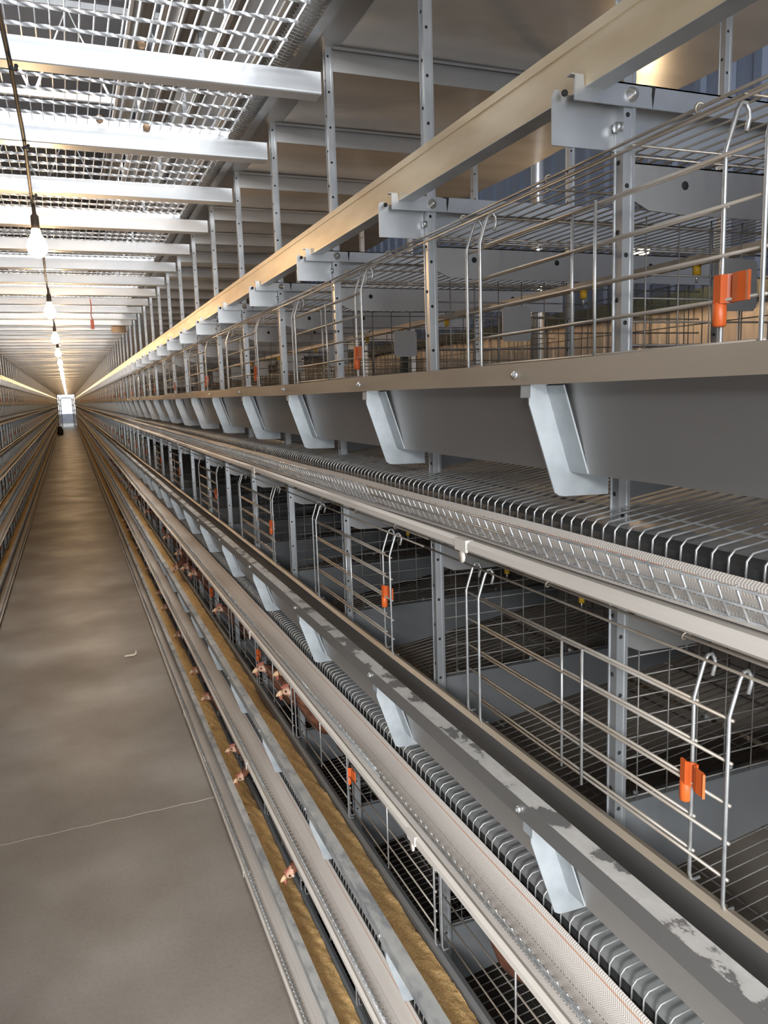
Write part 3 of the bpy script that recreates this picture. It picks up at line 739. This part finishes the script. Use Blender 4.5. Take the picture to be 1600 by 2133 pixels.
# ------------------------------------------------------------------ drinker pipes seen through the top tiers
for k in (0, 1):
    t = thing('drinker_pipe', f'cream drinker pipe with yellow nipples inside the {TIER[k]} tier cages', 'pipe', (.95, 0, Z(k)), 'drinker pipes')
    link('pipe', MB().box(.938, .962, YS, 20, .186, .199).mesh('pipe', 'pipe', (.95, 0, 0)), t)
    nm = MB().cyl((0, 0, .186), (0, 0, .170), .0065, 8).mesh('nipple', 'yellow'); pm_ = MB().cyl((0, 0, .171), (0, 0, .158), .002, 6).mesh('pin', 'bolt')
    for i in range(16): nn = link('nipple', nm, t, (0, .72+.3*i, 0)); link('pin', pm_, nn)

# ------------------------------------------------------------------ behind the right row
tag(link('steel_downpipe', MB().tube([(2, 3.12, 0), (2, 3.12, 5.58)], .030, 20).mesh('steel_downpipe', 'silver', (2, 3.12, 0)), None, (2, 3.12, 0)), 'shiny silver vertical pipe between the cages and the blue wall', 'pipe')
gbm = MB().box(2.55, 2.62, .3, 30, .335, .400)  # dark green band on legs, behind the top tier
for y in (1.5, 6, 12, 18, 24, 29): gbm.box(2.56, 2.61, y, y+.05, -H, .335)
tag(link('green_band', gbm.mesh('green_band', 'green', (2.58, 0, -H)), None, (2.58, 0, 0)), 'dark green horizontal band running behind the top tier cages', 'beam')
for i in range(24):
    y = .6+.75*i; mb = MB(); mb.box(2.64, 2.68, 0, .742, 0, 2.465)
    for j in range(5): mb.box(2.632, 2.64, .07+.14*j, .11+.14*j, 0, 2.465)
    tag(link('brown_screen', mb.mesh('brown_screen', 'brown') if i == 0 else bpy.data.objects['brown_screen'].data, None, (0, y, 0)), 'dusty brown ribbed panel standing beyond the top tier cages', 'panel', 'brown panels behind the cages')
t = thing('back_lamp', 'warm lamp glowing beyond the top tier roof wires', 'lamp', (2.2, 2.68, H+.56)); link('socket', sm, t); link('bulb', bm_, t)
BL2 = BL.copy(); BL2.energy = 6; lo = link('bulb_light', BL2, t, (0, 0, -.085)); link('hanger_rod', MB().cyl((0, 0, .13), (0, 0, 2.9), .004, 6).mesh('hanger_rod', 'cable'), t)

# ------------------------------------------------------------------ small things in the aisle
mb = MB(); mb.tube([(0, 0, .10), (.004, 0, .04), (-.004, .004, -.03), (.008, 0, -.06)], .004, 5); mb.box(-.012, .014, -.002, .002, -.13, -.06)
tag(link('red_tag', mb.mesh('red_tag', 'tape'), None, (.23, 6.72, H+.70)), 'red strip of tape dangling from the overhead joists', 'tape')
tag(link('brown_board', MB().box(-.075, .075, -.004, .004, -.05, .045).mesh('brown_board', 'board'), None, (.57, 9.0, H+.775)), 'small brown board fixed against an overhead joist', 'board')
for i, (x, y) in enumerate(((.235, 2.08), (.16, 2.64), (.30, 2.68))):
    tag(link('dirt_clump', MB().ball((0, 0, 0), .009, 6, 4, (1.3, .4, 1.5)).mesh('dirt_clump', 'board'), None, (x, y, H+.84)), ('rust-brown dirt clump caught on the first joist', 'brown dirt clump caught in the grating by the second joist', 'second brown dirt clump beside it near the grating edge')[i], 'dirt')
mb = MB(); mb.add([(-.05, -.02, .002), (.03, -.03, .004), (.05, -.005, .012), (.052, .06, .03), (.035, .015, .008), (-.045, .02, .003)], [(0, 1, 5), (1, 4, 5), (1, 2, 4), (2, 3, 4)])
mb.add([(a, b, c+.0015) for a, b, c in mb.v], [(5, 1, 0), (5, 4, 1), (4, 2, 1), (4, 3, 2)])
tag(link('paper_scrap', mb.mesh('paper_scrap', 'paper'), None, (.312, 6.77, 0)), 'torn pale paper scrap lying on the concrete aisle', 'scrap')
tag(link('black_bag', MB().tube([(0, 0, 0), (.01, 0, .12), (.03, .02, .34), (0, 0, .52), (-.03, 0, .60)], [.17, .20, .19, .13, .05], 12).mesh('black_bag', 'bag'), None, (-.66, 58, 0)), 'dark bag standing on the aisle floor near the bright far door', 'bag')
ca = MB(); ca.tube([(-.75+.06*i, 4.03+.004*math.sin(i*2.1)+.0012*i, .0004) for i in range(24)], .0012, 4)
tag(link('floor_crack', ca.mesh('floor_crack', 'paper')), 'thin pale hairline crack across the concrete floor', 'crack')
for sx, nm in ((-.80, 'left'), (.46, 'right')):
    t = thing('egg_collector', f'steel egg collector frame standing {nm} of the bright far doorway', 'machine', (sx, 78.6, 0))
    mb = MB(); s = 1 if sx < 0 else -1
    mb.box(0, .08, 0, .08, 0, 2.75); mb.box(-.03, .11, -.05, .1, 0, .1)
    link('mast', mb.mesh('mast', 'galv'), t)
    for j in range(5): link('collector_tray', MB().box(0 if s > 0 else -.16, .24 if s > 0 else .08, -.1, .12, .35+.5*j, .42+.5*j).tube([(.04, -.1, .42+.5*j), (.04+s*.12, -.1, .55+.5*j), (.04+s*.2, -.1, .45+.5*j)], .02, 5).mesh('collector_tray', 'galv'), t)
t = tag(link('arched_frame', MB().tube([(-.62, 78.9, 0), (-.62, 78.9, 2.45), (-.5, 78.9, 2.62), (.25, 78.9, 2.62), (.38, 78.9, 2.45), (.38, 78.9, 0)], .04, 6).mesh('arched_frame', 'galv')), 'grey arched frame standing before the bright far doorway', 'frame')
tag(link('outside_barrier', MB().box(-2.5, 2.5, 0, .1, 0, 1.0).mesh('outside_barrier', 'roof'), None, (0, 92, 0)), 'pale barrier outside the bright far doorway', 'barrier')
